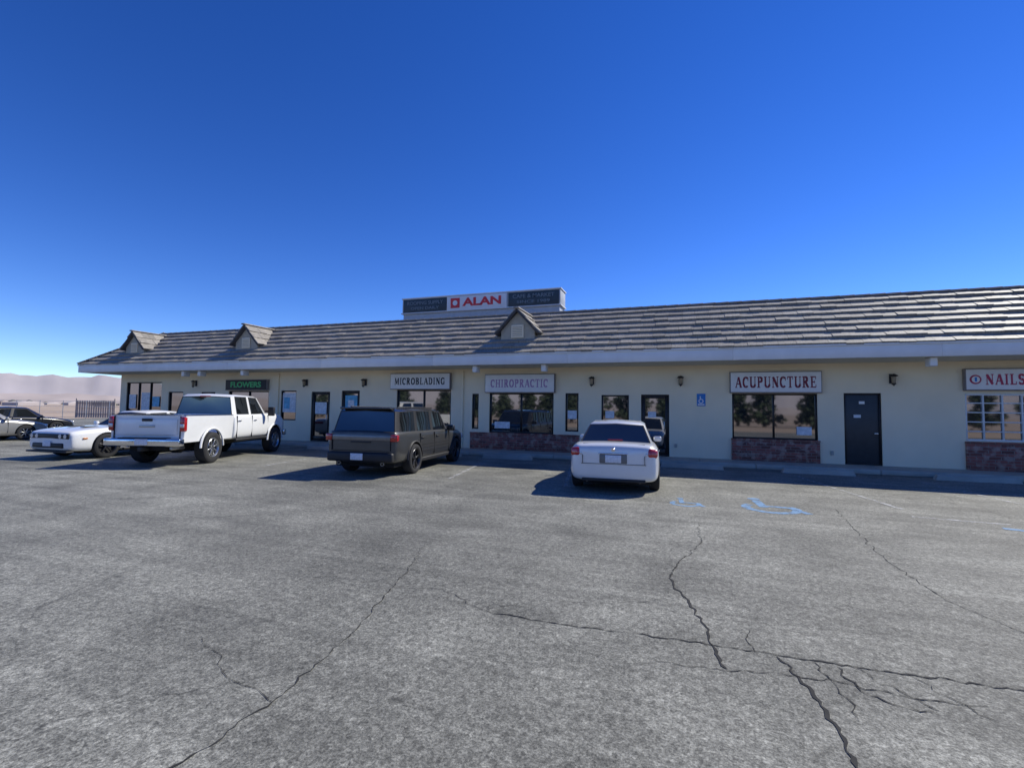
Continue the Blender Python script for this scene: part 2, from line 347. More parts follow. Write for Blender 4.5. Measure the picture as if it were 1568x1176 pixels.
xs=sorted(set([XL,XR]+[o[0] for o in openings]+[o[1] for o in openings])); zs=sorted(set([.0,ZT]+[o[2] for o in openings]+[o[3] for o in openings]))
vs=[];fs=[]
def q(a,b,c,d): 
    n=len(vs); vs.extend([a,b,c,d]); fs.append((n,n+1,n+2,n+3))
for i in range(len(xs)-1):
    for j in range(len(zs)-1):
        cx=(xs[i]+xs[i+1])/2; cz=(zs[j]+zs[j+1])/2
        if any(o[0]<cx<o[1] and o[2]<cz<o[3] for o in openings): continue
        q((xs[i],WY,zs[j]),(xs[i+1],WY,zs[j]),(xs[i+1],WY,zs[j+1]),(xs[i],WY,zs[j+1]))
for (a,b,c,dd,k) in openings:
    y=WY+.14
    q((a,WY,c),(a,y,c),(a,y,dd),(a,WY,dd)); q((b,WY,dd),(b,y,dd),(b,y,c),(b,WY,c))
    q((a,WY,dd),(a,y,dd),(b,y,dd),(b,WY,dd)); q((b,WY,c),(b,y,c),(a,y,c),(a,WY,c))
q((XL,30,0),(XL,WY,0),(XL,WY,ZT),(XL,30,ZT)); q((XR,WY,0),(XR,30,0),(XR,30,ZT),(XR,WY,ZT)); q((XR,30,0),(XL,30,0),(XL,30,5),(XR,30,5))
newmesh('walls',vs,fs,STUCCO,B)
DOORP=pm('door_paint_dark',(.03,.035,.04),.4,var=.15)
for (a,b,c,dd,k) in openings:
    y=WY+.07; fm=WFRAME if k in('grid',) else BRONZE; t=.05
    for (nm,cc,ss) in (('frame',((a+t/2),y,(c+dd)/2),(t,.08,dd-c)),('frame',((b-t/2),y,(c+dd)/2),(t,.08,dd-c)),('frame',((a+b)/2,y,dd-t/2),(b-a-2*t,.078,t)),('frame',((a+b)/2,y,c+t/2),(b-a-2*t,.078,t))):
        box(B,nm,cc,ss,fm,bev=.004,seg=1)
    if k=='solid':
        box(B,'door_leaf',((a+b)/2,y+.02,(c+dd)/2),(b-a-.1,.05,dd-c-.1),DOORP,bev=.004)
        box(B,'door_sticker',((a+b)/2-.12,y-.012,1.55),(.18,.006,.09),PAPER,bev=0); box(B,'door_number',((a+b)/2,y-.012,1.95),(.14,.006,.08),SIGNW,bev=0)
        box(B,'door_handle',(b-.13,y-.03,1.05),(.1,.05,.03),CHROME)
        continue
    newmesh('glass',[(a+.02,y+.02,c+.02),(b-.02,y+.02,c+.02),(b-.02,y+.021,dd-.02),(a+.02,y+.021,dd-.02)],[(0,1,2,3)],GLASS,B)
    if k=='door':
        box(B,'door_stile',(a+.09,y-.01,(c+dd)/2),(.075,.05,dd-c-.1),BRONZE,bev=.004,seg=1); box(B,'door_stile',(b-.09,y-.01,(c+dd)/2),(.075,.05,dd-c-.1),BRONZE,bev=.004,seg=1)
        box(B,'door_rail',((a+b)/2,y-.01,c+.14),(b-a-.26,.05,.18),BRONZE,bev=.004,seg=1); box(B,'door_rail',((a+b)/2,y-.01,dd-.09),(b-a-.26,.05,.08),BRONZE,bev=.004,seg=1)
        box(B,'door_pull',(b-.16,y-.06,1.1),(.025,.03,.35),ALLOY); box(B,'door_notice',((a+b)/2-.1,y-.002,1.5),(.26,.004,.2),PAPER,bev=0)
    if k in('win2','win3','grid'):
        nn={'win2':2,'win3':3,'grid':6}[k]
        for i in range(1,nn):
            box(B,'mullion',(a+(b-a)*i/nn,y,(c+dd)/2),(.035 if k=='grid' else .05,.06,dd-c-2*t),fm,bev=.003,seg=1)
        if k=='grid':
            for i in range(1,5): box(B,'mullion',((a+b)/2,y+.003,c+(dd-c)*i/5),(b-a-2*t,.05,.03),fm,bev=.003,seg=1)
def poster(x0,x1,z0,z1,mat,y=WY+.06): box(B,'poster',((x0+x1)/2,y,(z0+z1)/2),(x1-x0,.006,z1-z0),mat,bev=0)
poster(-16.7,-15.95,1.35,2.2,PAPER); poster(-16.62,-16.3,1.5,2.0,TURQ,WY+.05); poster(-13.35,-12.75,1.3,2.1,TURQ,WY+.052); poster(-13.2,-12.9,1.45,1.9,PAPER,WY+.04)
poster(-26.7,-26.2,1.4,2.1,PAPER); poster(-25.8,-25.2,1.3,2.2,PAPER); poster(-14.9,-14.3,1.3,1.8,PAPER,WY+.05); poster(-25.0,-24.5,1.5,2.0,TURQ)
poster(-3.83,-3.5,1.3,1.6,PAPER); poster(-6.6,-6.0,.9,1.15,PAPER); poster(-2.5,-2.2,1.35,1.6,PAPER); poster(3.3,3.7,.95,1.2,PAPER)
def bpanel(x0,x1,z1):
    box(B,'brick_panel',((x0+x1)/2,WY-.045,(.13+z1)/2),(x1-x0,.09,z1-.13),BRICK,bev=.004,seg=1)
    box(B,'brick_sill',((x0+x1)/2,WY-.055,z1+.02),(x1-x0+.02,.13,.045),BRICK,bev=.006,seg=1)
bpanel(1.47,3.88,.76); bpanel(-7.53,-3.40,.70); bpanel(7.37,9.95,.86); bpanel(-10.86,-8.36,.9); bpanel(-19.9,-17.4,.8); bpanel(-26.9,-24.25,.86)
def wallsign(x0,x1,z0,z1,txt,tm,hf=.46,wf=.84,board=SIGNW):
    s=root('store_sign',(0,0,0)); 
    box(s,'board',((x0+x1)/2,WY-.08,(z0+z1)/2),(x1-x0,.14,z1-z0),pm('sign_edge',(.22,.2,.2),.5),bev=.01)
    box(s,'face',((x0+x1)/2,WY-.155,(z0+z1)/2),(x1-x0-.05,.02,z1-z0-.05),board,bev=.004)
    if txt: serif(s,'lettering',txt,(x0+x1)/2,(z0+z1)/2,WY-.169,(x1-x0)*wf,(z1-z0)*hf,tm)
    return s
wallsign(1.43,3.95,2.225,2.885,'ACUPUNCTURE',MAROON,.52,.88)
wallsign(-6.94,-4.26,2.215,2.90,'CHIROPRACTIC',PURPLE,.42,.82)
wallsign(-11.05,-8.38,2.34,2.98,'MICROBLADING',INK,.42,.84)
s=wallsign(7.35,9.95,2.30,2.90,None,MAROON); serif(s,'lettering','NAILS',8.20,2.6,WY-.169,.84,.29,CRIM); serif(s,'lettering','SALON',9.33,2.6,WY-.169,.9,.29,CRIM)
lathe(s,'logo',[(0,0),(0,.125),(.01,.13),(.012,.10)],CRIM,(7.57,WY-.18,2.6),axis='Y',seg=24); lathe(s,'logo_inner',[(0,0),(0,.09)],SIGNW,(7.57,WY-.186,2.6),axis='Y',seg=16); box(s,'logo_mark',(7.57,WY-.189,2.6),(.05,.003,.12),BLUE,bev=0)
s=wallsign(-19.9,-17.44,2.31,2.79,None,GREEN,board=BLACK); text(s,'lettering','FLOWERS',-18.67,2.55,WY-.168,1.8,.26,GREEN,.03)
wallsign(11.0,13.4,2.32,2.9,'SALON',INK)
a=root('accessible_parking_sign'); box(a,'plate',(.585,WY-.012,2.0),(.26,.012,.40),BLUE,bev=.003)
lathe(a,'wheel_symbol',[(0,.05),(0,.075)],SIGNW,(.58,WY-.02,1.96),axis='Y',seg=20); box(a,'figure_symbol',(.56,WY-.02,2.06),(.03,.003,.12),SIGNW,bev=0); box(a,'text_bar',(.585,WY-.02,1.85),(.2,.003,.04),SIGNW,bev=0)
AMB=pm('lantern_glass',(.25,.2,.13),.2,var=.3)
for lx in (5.72,-.04,-2.95,-12.33,-15.36,-21.95,10.6):
    l=root('wall_lantern',(lx,WY,2.62)); l.scale=(1.25,1.25,1.25); box(l,'backplate',(0,-.012,.02),(.1,.02,.22),BLACK)
    box(l,'arm',(0,-.07,.1),(.02,.12,.02),BLACK); lathe(l,'cage',[(.13,0),(.12,.03),(.085,.085),(.07,.075),(.065,.055)],BLACK,(0,-.13,0),axis='Z',seg=16)
    lathe(l,'glass',[(.06,.055),(-.09,.04)],AMB,(0,-.13,0),axis='Z',seg=8); lathe(l,'base',[(-.09,.045),(-.11,.045),(-.13,.02),(-.16,0)],BLACK,(0,-.13,0),axis='Z',seg=16)
for x in (-7.9,-16.9): box(B,'downspout',(x,WY-.03,1.6),(.07,.06,2.9),STUCCO)
for x in (-6.85,-4.35,-17.6,-20.1,-21.1,6.2): box(B,'beam_end',(x,15.62,3.0),(.16,.3,.22),FASC,bev=.01)
for x,z in ((-3.6,.5),(4.2,.45),(-.2,.5)): box(B,'outlet_box',(x,WY-.02,z),(.08,.04,.12),CONC)
newmesh('soffit',[(-27.97,15.33,ZT),(XR+.7,15.33,ZT),(XR+.7,WY,ZT),(-27.97,WY,ZT)],[(0,1,2,3)],SOFFIT,B)
newmesh('soffit_side',[(-27.97,WY,ZT),(XL,WY,ZT),(XL,30,ZT),(-27.97,30,ZT)],[(0,1,2,3)],SOFFIT,B)
x=-28.0
while x<XR+.7:
    x1=min(x+4.9,XR+.7); box(B,'fascia_board',((x+x1)/2,15.30,3.305),(x1-x-.004,.06,.37),FASC,bev=.006,seg=1); x=x1
box(B,'fascia_board',(-28.0,22.6,3.305),(.06,14.5,.37),FASC,bev=.006,seg=1)
box(B,'drip_edge',((-28+XR+.7)/2,15.255,3.475),(XR+28.75,.05,.05),FASC,bev=.006,seg=1)
run=2.4; rise=1.80; SL=math.hypot(run,rise); ang=math.atan2(rise,run); ce,se=math.cos(ang),math.sin(ang); Y0,Z0=15.27,3.47
newmesh('roof_deck',[(-28,15.3,3.45),(XR+.7,15.3,3.45),(XR+.7,17.7,5.22),(-25.6,17.7,5.22),(-28,30,3.45),(-25.6,30,5.22),(XR+.7,30,5.22)],[(0,1,2,3),(4,0,3,5),(3,2,6,5)],pm('roof_felt',(.04,.038,.036),.9),B)
vs=[];fs=[];tone=[]
def prism(pts8,t):
    n=len(vs); vs.extend(pts8); tone.extend([t]*8)
    for f in ((0,1,2,3),(4,7,6,5),(0,4,5,1),(1,5,6,2),(2,6,7,3),(3,7,4,0)): fs.append(tuple(n+k for k in f))
def slope_tiles(org,U,V,N,L,ulen,ncourse,tw,left_clip=None,seed=1,right_clip=None,butt=.085):
    rnd=random.Random(seed); cl=L/ncourse
    for c in range(ncourse):
        v0=c*cl-.02; v1=(c+1)*cl+.03; ct=rnd.uniform(.9,1.08)
        u=-rnd.uniform(0,tw); 
        while u<ulen:
            wd=tw*rnd.uniform(.85,1.15); u0=max(u,0)+.003; u1=min(u+wd,ulen)-.003
            if left_clip: u0=max(u0,left_clip(v0+.1))
            if right_clip: u1=min(u1,right_clip(v0+.1))
            if u1-u0>.03:
                lift=rnd.choice((0,0,0,.012,.02)); dv=rnd.uniform(-.012,.012); t=ct*rnd.choice((.86,.95,1,1,1.05,1.14))*rnd.uniform(.95,1.04)
                def P(uu,vv,nn): return tuple(org+U*uu+V*vv+N*nn)
                b=.012; top=butt-.012+lift
                prism([P(u0,v0+dv,b),P(u1,v0+dv,b),P(u1,v1,.0),P(u0,v1,.0),P(u0,v0+dv,b+top),P(u1,v0+dv,b+top),P(u1,v1,.02),P(u0,v1,.02)],t)
            u+=wd
slope_tiles(Vector((-28,Y0,Z0)),Vector((1,0,0)),Vector((0,ce,se)),Vector((0,-se,ce)),SL,XR+.7+28,8,.40,left_clip=lambda v:v*ce,seed=3)
slope_tiles(Vector((-28.03,30,Z0)),Vector((0,-1,0)),Vector((ce,0,se)),Vector((-se,0,ce)),SL,14.7,8,.40,seed=5,right_clip=lambda v:14.7-v*ce)
def tilemesh(name,parent):
    global vs,fs,tone
    o=newmesh(name,vs,fs,TILE,parent)
    at=o.data.color_attributes.new('tone','FLOAT_COLOR','POINT')
    for i,t in enumerate(tone): at.data[i].color=(t,t*.985,t*.96,1)
    vs=[];fs=[];tone=[]; return o
tilemesh('roof_tiles',B)
CAPM=pm('cap_tile',(.32,.29,.25),.7,var=.2)
x=-25.7
while x<XR+.7:
    box(B,'ridge_cap',(x+.2,17.68,5.30),(.41,.24,.06),CAPM,rot=(0,rad(-2),0),bev=.02); x+=.4
a0=Vector((-28.02,15.25,3.50)); a1=Vector((-25.6,17.68,5.30)); dv=(a1-a0); n=10
for i in range(n):
    o=box(B,'hip_cap',tuple(a0+dv*(i+.5)/n+Vector((0,0,.06))),(.22,dv.length/n*1.08,.05),CAPM,bev=.015); o.rotation_euler=dv.to_track_quat('Y','Z').to_euler()
RAKE=pm('dormer_rake',(.07,.063,.06),.7,var=.2)
for dx in (-25.15,-18.0,-5.45):
    D=root('dormer',(dx,16.0,0)); D.parent=B
    hw=.62; ze=4.38; za=5.03
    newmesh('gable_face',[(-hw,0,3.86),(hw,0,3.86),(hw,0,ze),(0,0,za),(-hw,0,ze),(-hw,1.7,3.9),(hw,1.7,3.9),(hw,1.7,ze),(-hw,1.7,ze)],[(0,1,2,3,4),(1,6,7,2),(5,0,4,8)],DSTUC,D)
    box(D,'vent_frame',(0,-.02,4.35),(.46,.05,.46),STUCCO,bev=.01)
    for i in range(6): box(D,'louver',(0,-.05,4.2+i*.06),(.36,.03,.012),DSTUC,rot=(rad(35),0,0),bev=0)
    for s in (1,-1):
        U=Vector((0,1,0)); ln=math.hypot(hw+.17,za-ze+.20); V=Vector((-s*(hw+.17),0,za-ze+.20)).normalized(); N=Vector((s*V.z,0,abs(V.x)))
        org=Vector((s*(hw+.17),-.18,ze-.14))
        c=org+V*(ln/2)+U*1.05
        o=box(D,'roof_slab',tuple(c),(ln,2.1,.06),RAKE,bev=.005,seg=1)
        o.rotation_euler=(0,math.atan2(V.z,abs(V.x))*s,0)
        slope_tiles(org+N*.035,U,V,N,ln,2.1,3,.33,seed=int(dx*10)+s,butt=.05)
    tilemesh('dormer_tiles',D)
    for i in range(5): box(D,'ridge_cap',(0,-.02+i*.42,za+.13),(.2,.44,.06),CAPM,bev=.02)
R=root('rooftop_sign',(0,0,0))
PAN=pm('sign_panel_dark',(.03,.05,.06),.5,var=.25,scale=3)
box(R,'cabinet',(-8.78,20.45,5.72),(7.7,.9,.80),pm('sign_base',(.50,.52,.53),.6,var=.08),bev=.01)
box(R,'cabinet_top',(-8.78,20.42,6.46),(7.78,.92,.70),pm('sign_grey',(.42,.44,.45),.6,var=.1),bev=.01)
box(R,'cap',(-8.78,20.42,6.83),(7.86,1.0,.05),FASC,bev=.01); box(R,'ledge',(-8.78,20.40,6.115),(7.86,1.0,.05),FASC,bev=.01)
box(R,'panel_left',(-11.45,19.95,6.46),(2.3,.03,.62),PAN,bev=.004); box(R,'panel_right',(-6.1,19.95,6.46),(2.3,.03,.62),PAN,bev=.004); box(R,'panel_centre',(-8.8,19.94,6.46),(2.95,.05,.64),SIGNW,bev=.004)
text(R,'lettering','ALAN',-8.5,6.47,19.91,1.9,.38,RED,.04); box(R,'logo',(-9.85,19.91,6.47),(.46,.01,.46),RED,bev=0); lathe(R,'logo_disc',[(0,0),(0,.12)],SIGNW,(-9.85,19.90,6.47),axis='Y',seg=20)
LG=pm('letter_grey',(.18,.22,.24),.5)
for px in (-11.45,-6.1):
    text(R,'lettering_small','ROOFING SUPPLY' if px<-8 else 'CAFE & MARKET',px,6.58,19.93,1.9,.17,LG,.015); text(R,'lettering_small','OPEN DAILY' if px<-8 else 'SINCE 1989',px,6.33,19.93,1.5,.13,LG,.015)
for x in (-15.5,-2.0,4.5): 
    v=root('roof_vent_pipe',(x,25,5.0)); lathe(v,'pipe',[(0,.06),(.5,.06),(.5,.09),(.58,.09),(.6,0)],ALLOY,axis='Z',seg=16)

# ------------------------------------------------------------------ vehicles
def wheel(parent,x,y,R,wd,rim,spokes=5,rf=.64):
    s=1 if x>0 else -1; h=wd/2
    W=bpy.data.objects.new('wheel',None); link(W,parent); W.location=(x,y,R)
    lathe(W,'tire',[(-h+.02,R*rf),(-h,R*.72),(-h,R*.9),(-h*.84,R*.975),(-h*.5,R),(h*.5,R),(h*.84,R*.975),(h,R*.9),(h,R*.74),(h-.015,R*rf)],RUB,flip=s)
    lathe(W,'rim',[(h-.012,R*(rf+.01)),(h-.005,R*(rf-.01)),(h-.03,R*(rf-.06)),(h-.09,R*(rf-.08)),(-h+.02,R*(rf-.08))],rim,flip=s)
    lathe(W,'brake',[(h-.10,R*(rf-.08)),(h-.11,0)],BLACK,flip=s); lathe(W,'hub',[(h-.03,0),(h-.03,R*.13),(h-.08,R*.17)],rim,flip=s,seg=20)
    for i in range(spokes):
        a=2*math.pi*i/spokes+.3
        L=R*(rf-.1); o=box(W,'spoke',(s*(h-.045),math.cos(a)*L*.55,math.sin(a)*L*.55),(.03,L*.98,R*.13*(5/spokes)**.5),rim,rot=(a,0,0),bev=.01)
def body(parent,name,st,mat,wells,crease=.35,sub=2):
    bm=bmesh.new(); rings=[]
    for (y,zb,zs,zt,w_,wt) in st:
        h=zs-zb
        half=[(w_*.80,zb),(w_*.955,zb+.07*h),(w_*.995,zb+.30*h),(w_,zb+.62*h),(w_*.975,zs-.03),(wt+(w_*.975-wt)*.35,zt-.25*(zt-zs)),(wt,zt),(wt*.5,zt+.012)]
        pts=[(0,zb)]+half+[(0,zt+.02)]+[(-a,b) for a,b in half[::-1]]
        rings.append([bm.verts.new((a,y,b)) for a,b in pts])
    n=len(rings[0]); cl=bm.edges.layers.float.new('crease_edge')
    for r0,r1 in zip(rings[:-1],rings[1:]):
        for k in range(n):
            bm.faces.new((r0[k],r0[(k+1)%n],r1[(k+1)%n],r1[k]))
    bm.faces.new(rings[0][::-1]); bm.faces.new(rings[-1])
    bmesh.ops.recalc_face_normals(bm,faces=bm.faces)
    idx={v:k for r in rings for k,v in enumerate(r)}
    for e in bm.edges:
        a,b=idx[e.verts[0]],idx[e.verts[1]]
        if a==b and a in (5,n-5): e[cl]=crease
    ob=frombm(name,bm,[mat,WELL],parent,smooth=None)
    for p in ob.data.polygons: p.use_smooth=True
    m=ob.modifiers.new('s','SUBSURF'); m.levels=sub; m.render_levels=sub
    cuts=[]
    for (y,R,xo) in wells:
        for s in (1,-1):
            bpy.ops.mesh.primitive_cylinder_add(vertices=48,radius=R,depth=.5,location=(s*(xo-.03),y[0],y[1]),rotation=(0,rad(90),0))
            c=bpy.context.object; c.data.materials.append(WELL); cuts.append(c)
            b=ob.modifiers.new('b','BOOLEAN'); b.object=c; b.operation='DIFFERENCE'; b.solver='EXACT'; b.material_mode='TRANSFER'
    par=ob.parent; ob.parent=None
    bpy.context.view_layer.update()
    dg=bpy.context.evaluated_depsgraph_get(); me=bpy.data.meshes.new_from_object(ob.evaluated_get(dg))
    ob.modifiers.clear(); ob.data=me; ob.parent=par
    me.set_sharp_from_angle(angle=rad(40))
    for c in cuts: bpy.data.objects.remove(c,do_unlink=True)
    return ob
def green(parent,nodes,zb,zr,wb,wr,paint,roofm,trim=BLACK,fr=.93,rr=.95,bow=.09,pillar=None):
    bm=bmesh.new(); pillar=pillar or paint; n=len(nodes); L0={1:[],-1:[]};L1={1:[],-1:[]};L2={1:[],-1:[]};C=[]
    zbf=zb if callable(zb) else (lambda y:zb); zrf=zr if callable(zr) else (lambda y:zr)
    for i,(yb,yr,sg) in enumerate(nodes):
        k=fr if i==n-1 else rr if i==0 else 1
        y2=yr-(.07 if i==n-1 else 0)+(.07 if i==0 else 0)
        for s in (1,-1):
            L0[s].append(bm.verts.new((s*wb*k,yb,zbf(yb)))); L1[s].append(bm.verts.new((s*wr*k,yr,zrf(yr)-.065))); L2[s].append(bm.verts.new((s*(wr*k-.09),y2,zrf(yr)-.012)))
        C.append(bm.verts.new((0,y2,zrf(yr)+.012)))
    b0=bm.verts.new((0,nodes[0][0]-bow*.5,zbf(nodes[0][0]))); t0=bm.verts.new((0,nodes[0][1]-.04,zrf(nodes[0][1])-.04))
    b1=bm.verts.new((0,nodes[-1][0]+bow,zbf(nodes[-1][0]))); t1=bm.verts.new((0,nodes[-1][1]+.05,zrf(nodes[-1][1])-.04))
    gl=[]
    def f(v,mi):
        x=bm.faces.new(v); x.material_index=mi
        if mi==1: gl.append(x)
    for s in (1,-1):
        for i in range(n-1):
            f((L0[s][i],L0[s][i+1],L1[s][i+1],L1[s][i]),{'p':0,'g':1,'t':2}[nodes[i][2]])
            f((L1[s][i],L1[s][i+1],L2[s][i+1],L2[s][i]),3); f((L2[s][i],L2[s][i+1],C[i+1],C[i]),3)
        f((L0[s][-1],b1,t1,L1[s][-1]),1); f((L1[s][-1],t1,C[-1],L2[s][-1]),3)
        f((L0[s][0],b0,t0,L1[s][0]),1); f((L1[s][0],t0,C[0],L2[s][0]),3)
    bmesh.ops.recalc_face_normals(bm,faces=bm.faces)
    r=bmesh.ops.inset_region(bm,faces=gl,thickness=.024,depth=-.006,use_even_offset=True)
    for x in r['faces']: x.material_index=2
    return frombm('greenhouse',bm,[pillar,CGLASS,trim,roofm],parent,smooth=32)
def mirror(V,x,y,z,mat,s=1):
    for sg in (1,-1):
        box(V,'side_mirror',(sg*x,y,z),(.2*s,.1*s,.14*s),mat,rot=(0,0,rad(-12*sg)),bev=.035,seg=3); box(V,'mirror_arm',(sg*(x-.12*s),y,z-.05),(.12,.04,.03),BLACK)
def door_lines(V,xw,ys,z0,z1,handles=(),hm=CHROME):
    for s in (1,-1):
        for y in ys: box(V,'door_gap',(s*(xw-.012),y,(z0+z1)/2),(.03,.009,z1-z0),SEAM,bev=0)
        for (y,z) in handles: box(V,'door_handle',(s*(xw+.005),y,z),(.035,.17,.028),hm,bev=.01)
RECESS=pm('recess_grey',(.16,.165,.17),.35,metal=.3)
def sedan(name,loc,rz,paint,k=1):
    V=root(name,loc,rz)
    st=[(0.0,.30,.78,.84,.72,.58),(.05,.25,.85,.92,.80,.66),(.22,.21,.89,.965,.86,.70),(.8,.20,.89,.96,.875,.73),(1.6,.20,.87,.92,.875,.75),(2.6,.20,.85,.89,.875,.76),(3.2,.20,.82,.88,.875,.74),(3.85,.20,.74,.80,.86,.70),(4.28,.22,.64,.70,.80,.62),(4.47,.28,.54,.59,.68,.5)]
    body(V,'body',st,paint,[((.88,.32),.365,.83),((3.55,.32),.365,.83)])
    green(V,[(.60,1.28,'p'),(1.0,1.42,'g'),(1.72,1.85,'t'),(1.79,1.92,'g'),(2.85,2.42,'p'),(3.12,2.52,'p')],lambda y:.90-.02*(y>1.2),lambda y:1.39 if 1.5<y<2.3 else 1.365,.765,.60,paint,paint)
    for y in (.88,3.55):
        for s in (1,-1): wheel(V,s*.775,y,.32,.2,ALLOY,7)
    for s in (1,-1):
        box(V,'tail_lamp',(s*.715,.10,.79),(.20,.16,.17),TAIL,rot=(rad(-8),rad(8*s),rad(28*s)),bev=.05,seg=4); box(V,'reverse_lamp',(s*.63,.045,.765),(.09,.06,.08),LAMPC,rot=(0,0,rad(16*s)),bev=.025,seg=3)
        box(V,'head_lamp',(s*.62,4.30,.60),(.3,.2,.13),LAMPC,rot=(0,0,rad(-28*s)),bev=.04,seg=3); lathe(V,'exhaust',[(0,.03),(-.05,.032),(-.05,.026),(0,.026)],ALLOY,(s*.5,.07,.26),axis='Y',seg=16)
        box(V,'reflector',(s*.62,.047,.42),(.14,.03,.03),TAIL,rot=(0,0,rad(10*s)))
        box(V,'sill',(s*.83,2.2,.235),(.08,2.2,.07),BLACK,bev=.02)
    box(V,'plate_recess',(0,.012,.675),(.52,.05,.175),RECESS,bev=.06,seg=4); box(V,'licence_plate',(0,-.016,.675),(.30,.012,.145),PLATE,bev=.004); box(V,'plate_trim',(0,-.004,.775),(.56,.03,.024),CHROME,bev=.008)
    box(V,'bumper_gap',(0,.01,.575),(1.22,.03,.008),SEAM,bev=0); box(V,'rear_valance',(0,.06,.265),(1.2,.1,.07),BLACK,bev=.02)
    box(V,'trunk_gap',(0,.16,.935),(1.18,.012,.03),SEAM,bev=0)
    for s in (1,-1): box(V,'trunk_gap',(s*.585,.018,.66),(.008,.05,.17),SEAM,bev=0)
    lathe(V,'badge',[(0,0),(0,.04),(-.01,.035)],CHROME,(0,.0,.85),axis='Y',seg=20)
    box(V,'brake_light',(0,.72,1.0),(.3,.05,.02),TAIL,bev=.005)
    box(V,'grille',(0,4.45,.46),(.8,.06,.14),BLACK,bev=.02)
    door_lines(V,.872,(1.25,1.78,2.95),.33,.86,((1.35,.76),(2.05,.76)))
    mirror(V,.90,2.88,.93,paint,.9)
    box(V,'underbody',(0,2.2,.22),(1.4,3.9,.1),WELL)
    return V
sedan('white_sedan',(-1.25,9.45,0),rad(4.3),SWPAINT)
sedan('silver_sedan',(-27.45,9.2,0),rad(0),SILVER)
sedan('black_sedan',(-32.0,12.6,0),rad(-2),KPAINT)
V=root('gray_suv',(-6.98,9.40,0),rad(6.2))
st=[(0.0,.40,.98,1.02,.80,.76),(.04,.32,1.0,1.04,.87,.8),(.25,.28,1.0,1.05,.915,.84),(1.3,.27,.99,1.03,.92,.85),(2.6,.27,.98,1.02,.92,.85),(3.5,.27,.97,1.01,.92,.84),(4.2,.27,.92,.98,.91,.80),(4.62,.3,.86,.92,.86,.74),(4.80,.38,.78,.83,.76,.66)]
body(V,'body',st,GPAINT,[((1.0,.36),.41,.88),((3.9,.36),.41,.88)],crease=.6)
green(V,[(.10,.26,'t'),(.24,.40,'g'),(1.15,1.2,'t'),(1.25,1.3,'g'),(2.15,2.15,'t'),(2.27,2.27,'g'),(3.25,2.88,'t'),(3.48,3.02,'p')],.97,lambda y:1.60 if .5<y<2.6 else 1.575,.84,.745,GPAINT,KPAINT,bow=.06)
for y in (1.0,3.9):
    for s in (1,-1): wheel(V,s*.82,y,.36,.24,DALLOY,5,.68)
for s in (1,-1):
    box(V,'tail_lamp',(s*.82,.06,.90),(.17,.16,.15),TAIL,rot=(0,0,rad(10*s)),bev=.02); box(V,'roof_rail',(s*.62,1.6,1.61),(.035,2.1,.03),BLACK,bev=.01)
    box(V,'head_lamp',(s*.70,4.68,.76),(.3,.16,.16),LAMPC,rot=(0,0,rad(-18*s)),bev=.03); box(V,'sill',(s*.885,2.45,.31),(.08,2.3,.1),BLACK,bev=.02)
    for yy in (1.0,3.9):
        vsq=[];fq=[]
        for i in range(17):
            a=math.pi*i/16
            for (r,xx) in ((.41,.925),(.445,.93),(.445,.90)): vsq.append((s*xx,yy+r*math.cos(a),.36+r*math.sin(a)))
        for i in range(16):
            for k in range(2): fq.append((i*3+k,i*3+k+1,i*3+k+4,i*3+k+3))
        newmesh('arch_trim',vsq,fq,BLACK,V,True)
    lathe(V,'exhaust',[(0,.04),(-.06,.042),(-.06,.034),(0,.034)],ALLOY,(s*.55,.06,.31),axis='Y',seg=16)
box(V,'tailgate_band',(0,.005,.90),(1.48,.03,.13),pm('satin_grey',(.20,.20,.20),.3,metal=.6),bev=.012)
box(V,'rear_bumper',(0,.0,.46),(1.66,.16,.22),BLACK,bev=.05,seg=3); box(V,'licence_plate',(-.05,-.09,.47),(.31,.012,.15),PLATE,bev=.004)
box(V,'tailgate_gap',(0,.012,.60),(1.4,.03,.012),SEAM,bev=0); box(V,'tailgate_handle',(0,-.01,.80),(.5,.03,.03),BLACK)
for s in (1,-1): box(V,'tailgate_gap',(s*.745,.01,.74),(.012,.04,.28),SEAM,bev=0)
box(V,'rear_spoiler',(0,.24,1.575),(1.3,.24,.045),KPAINT,bev=.02); box(V,'wiper',(.15,.10,1.03),(.5,.02,.02),BLACK,rot=(0,rad(4),0))
box(V,'grille',(0,4.79,.62),(1.1,.05,.2),CHROME,bev=.02)
door_lines(V,.918,(1.28,2.2,3.3),.40,.97,((1.42,.86),(2.4,.86)),BLACK)
for z in (.52,.60,.68): 
    for s in (1,-1): box(V,'door_groove',(s*.915,2.3,z),(.015,1.9,.008),SEAM,bev=0)
mirror(V,1.0,3.2,1.05,KPAINT,1.15); box(V,'underbody',(0,2.3,.28),(1.5,4.2,.12),WELL)
V=root('white_pickup_truck',(-12.80,8.50,0),rad(20))
st=[(2.28,.60,1.25,1.28,.93,.84),(2.31,.56,1.30,1.33,.965,.88),(2.45,.56,1.31,1.335,.975,.89),(3.6,.56,1.30,1.33,.98,.89),(4.35,.56,1.29,1.36,.98,.88),(5.15,.58,1.24,1.35,.98,.84),(5.55,.62,1.14,1.28,.95,.80),(5.72,.70,1.05,1.18,.87,.74)]
body(V,'cab_body',st,WPAINT,[((4.82,.44),.52,.95)],crease=.6)
bm=bmesh.new(); r=bmesh.ops.create_cube(bm,size=1)['verts']; bmesh.ops.scale(bm,vec=(1.92,2.18,.70),verts=r); bmesh.ops.translate(bm,vec=(0,1.17,.97),verts=r)
tf=[f for f in bm.faces if f.normal.z>.9]; bmesh.ops.inset_region(bm,faces=tf,thickness=.10); bmesh.ops.translate(bm,vec=(0,0,-.5),verts=list({v for f in tf for v in f.verts}))
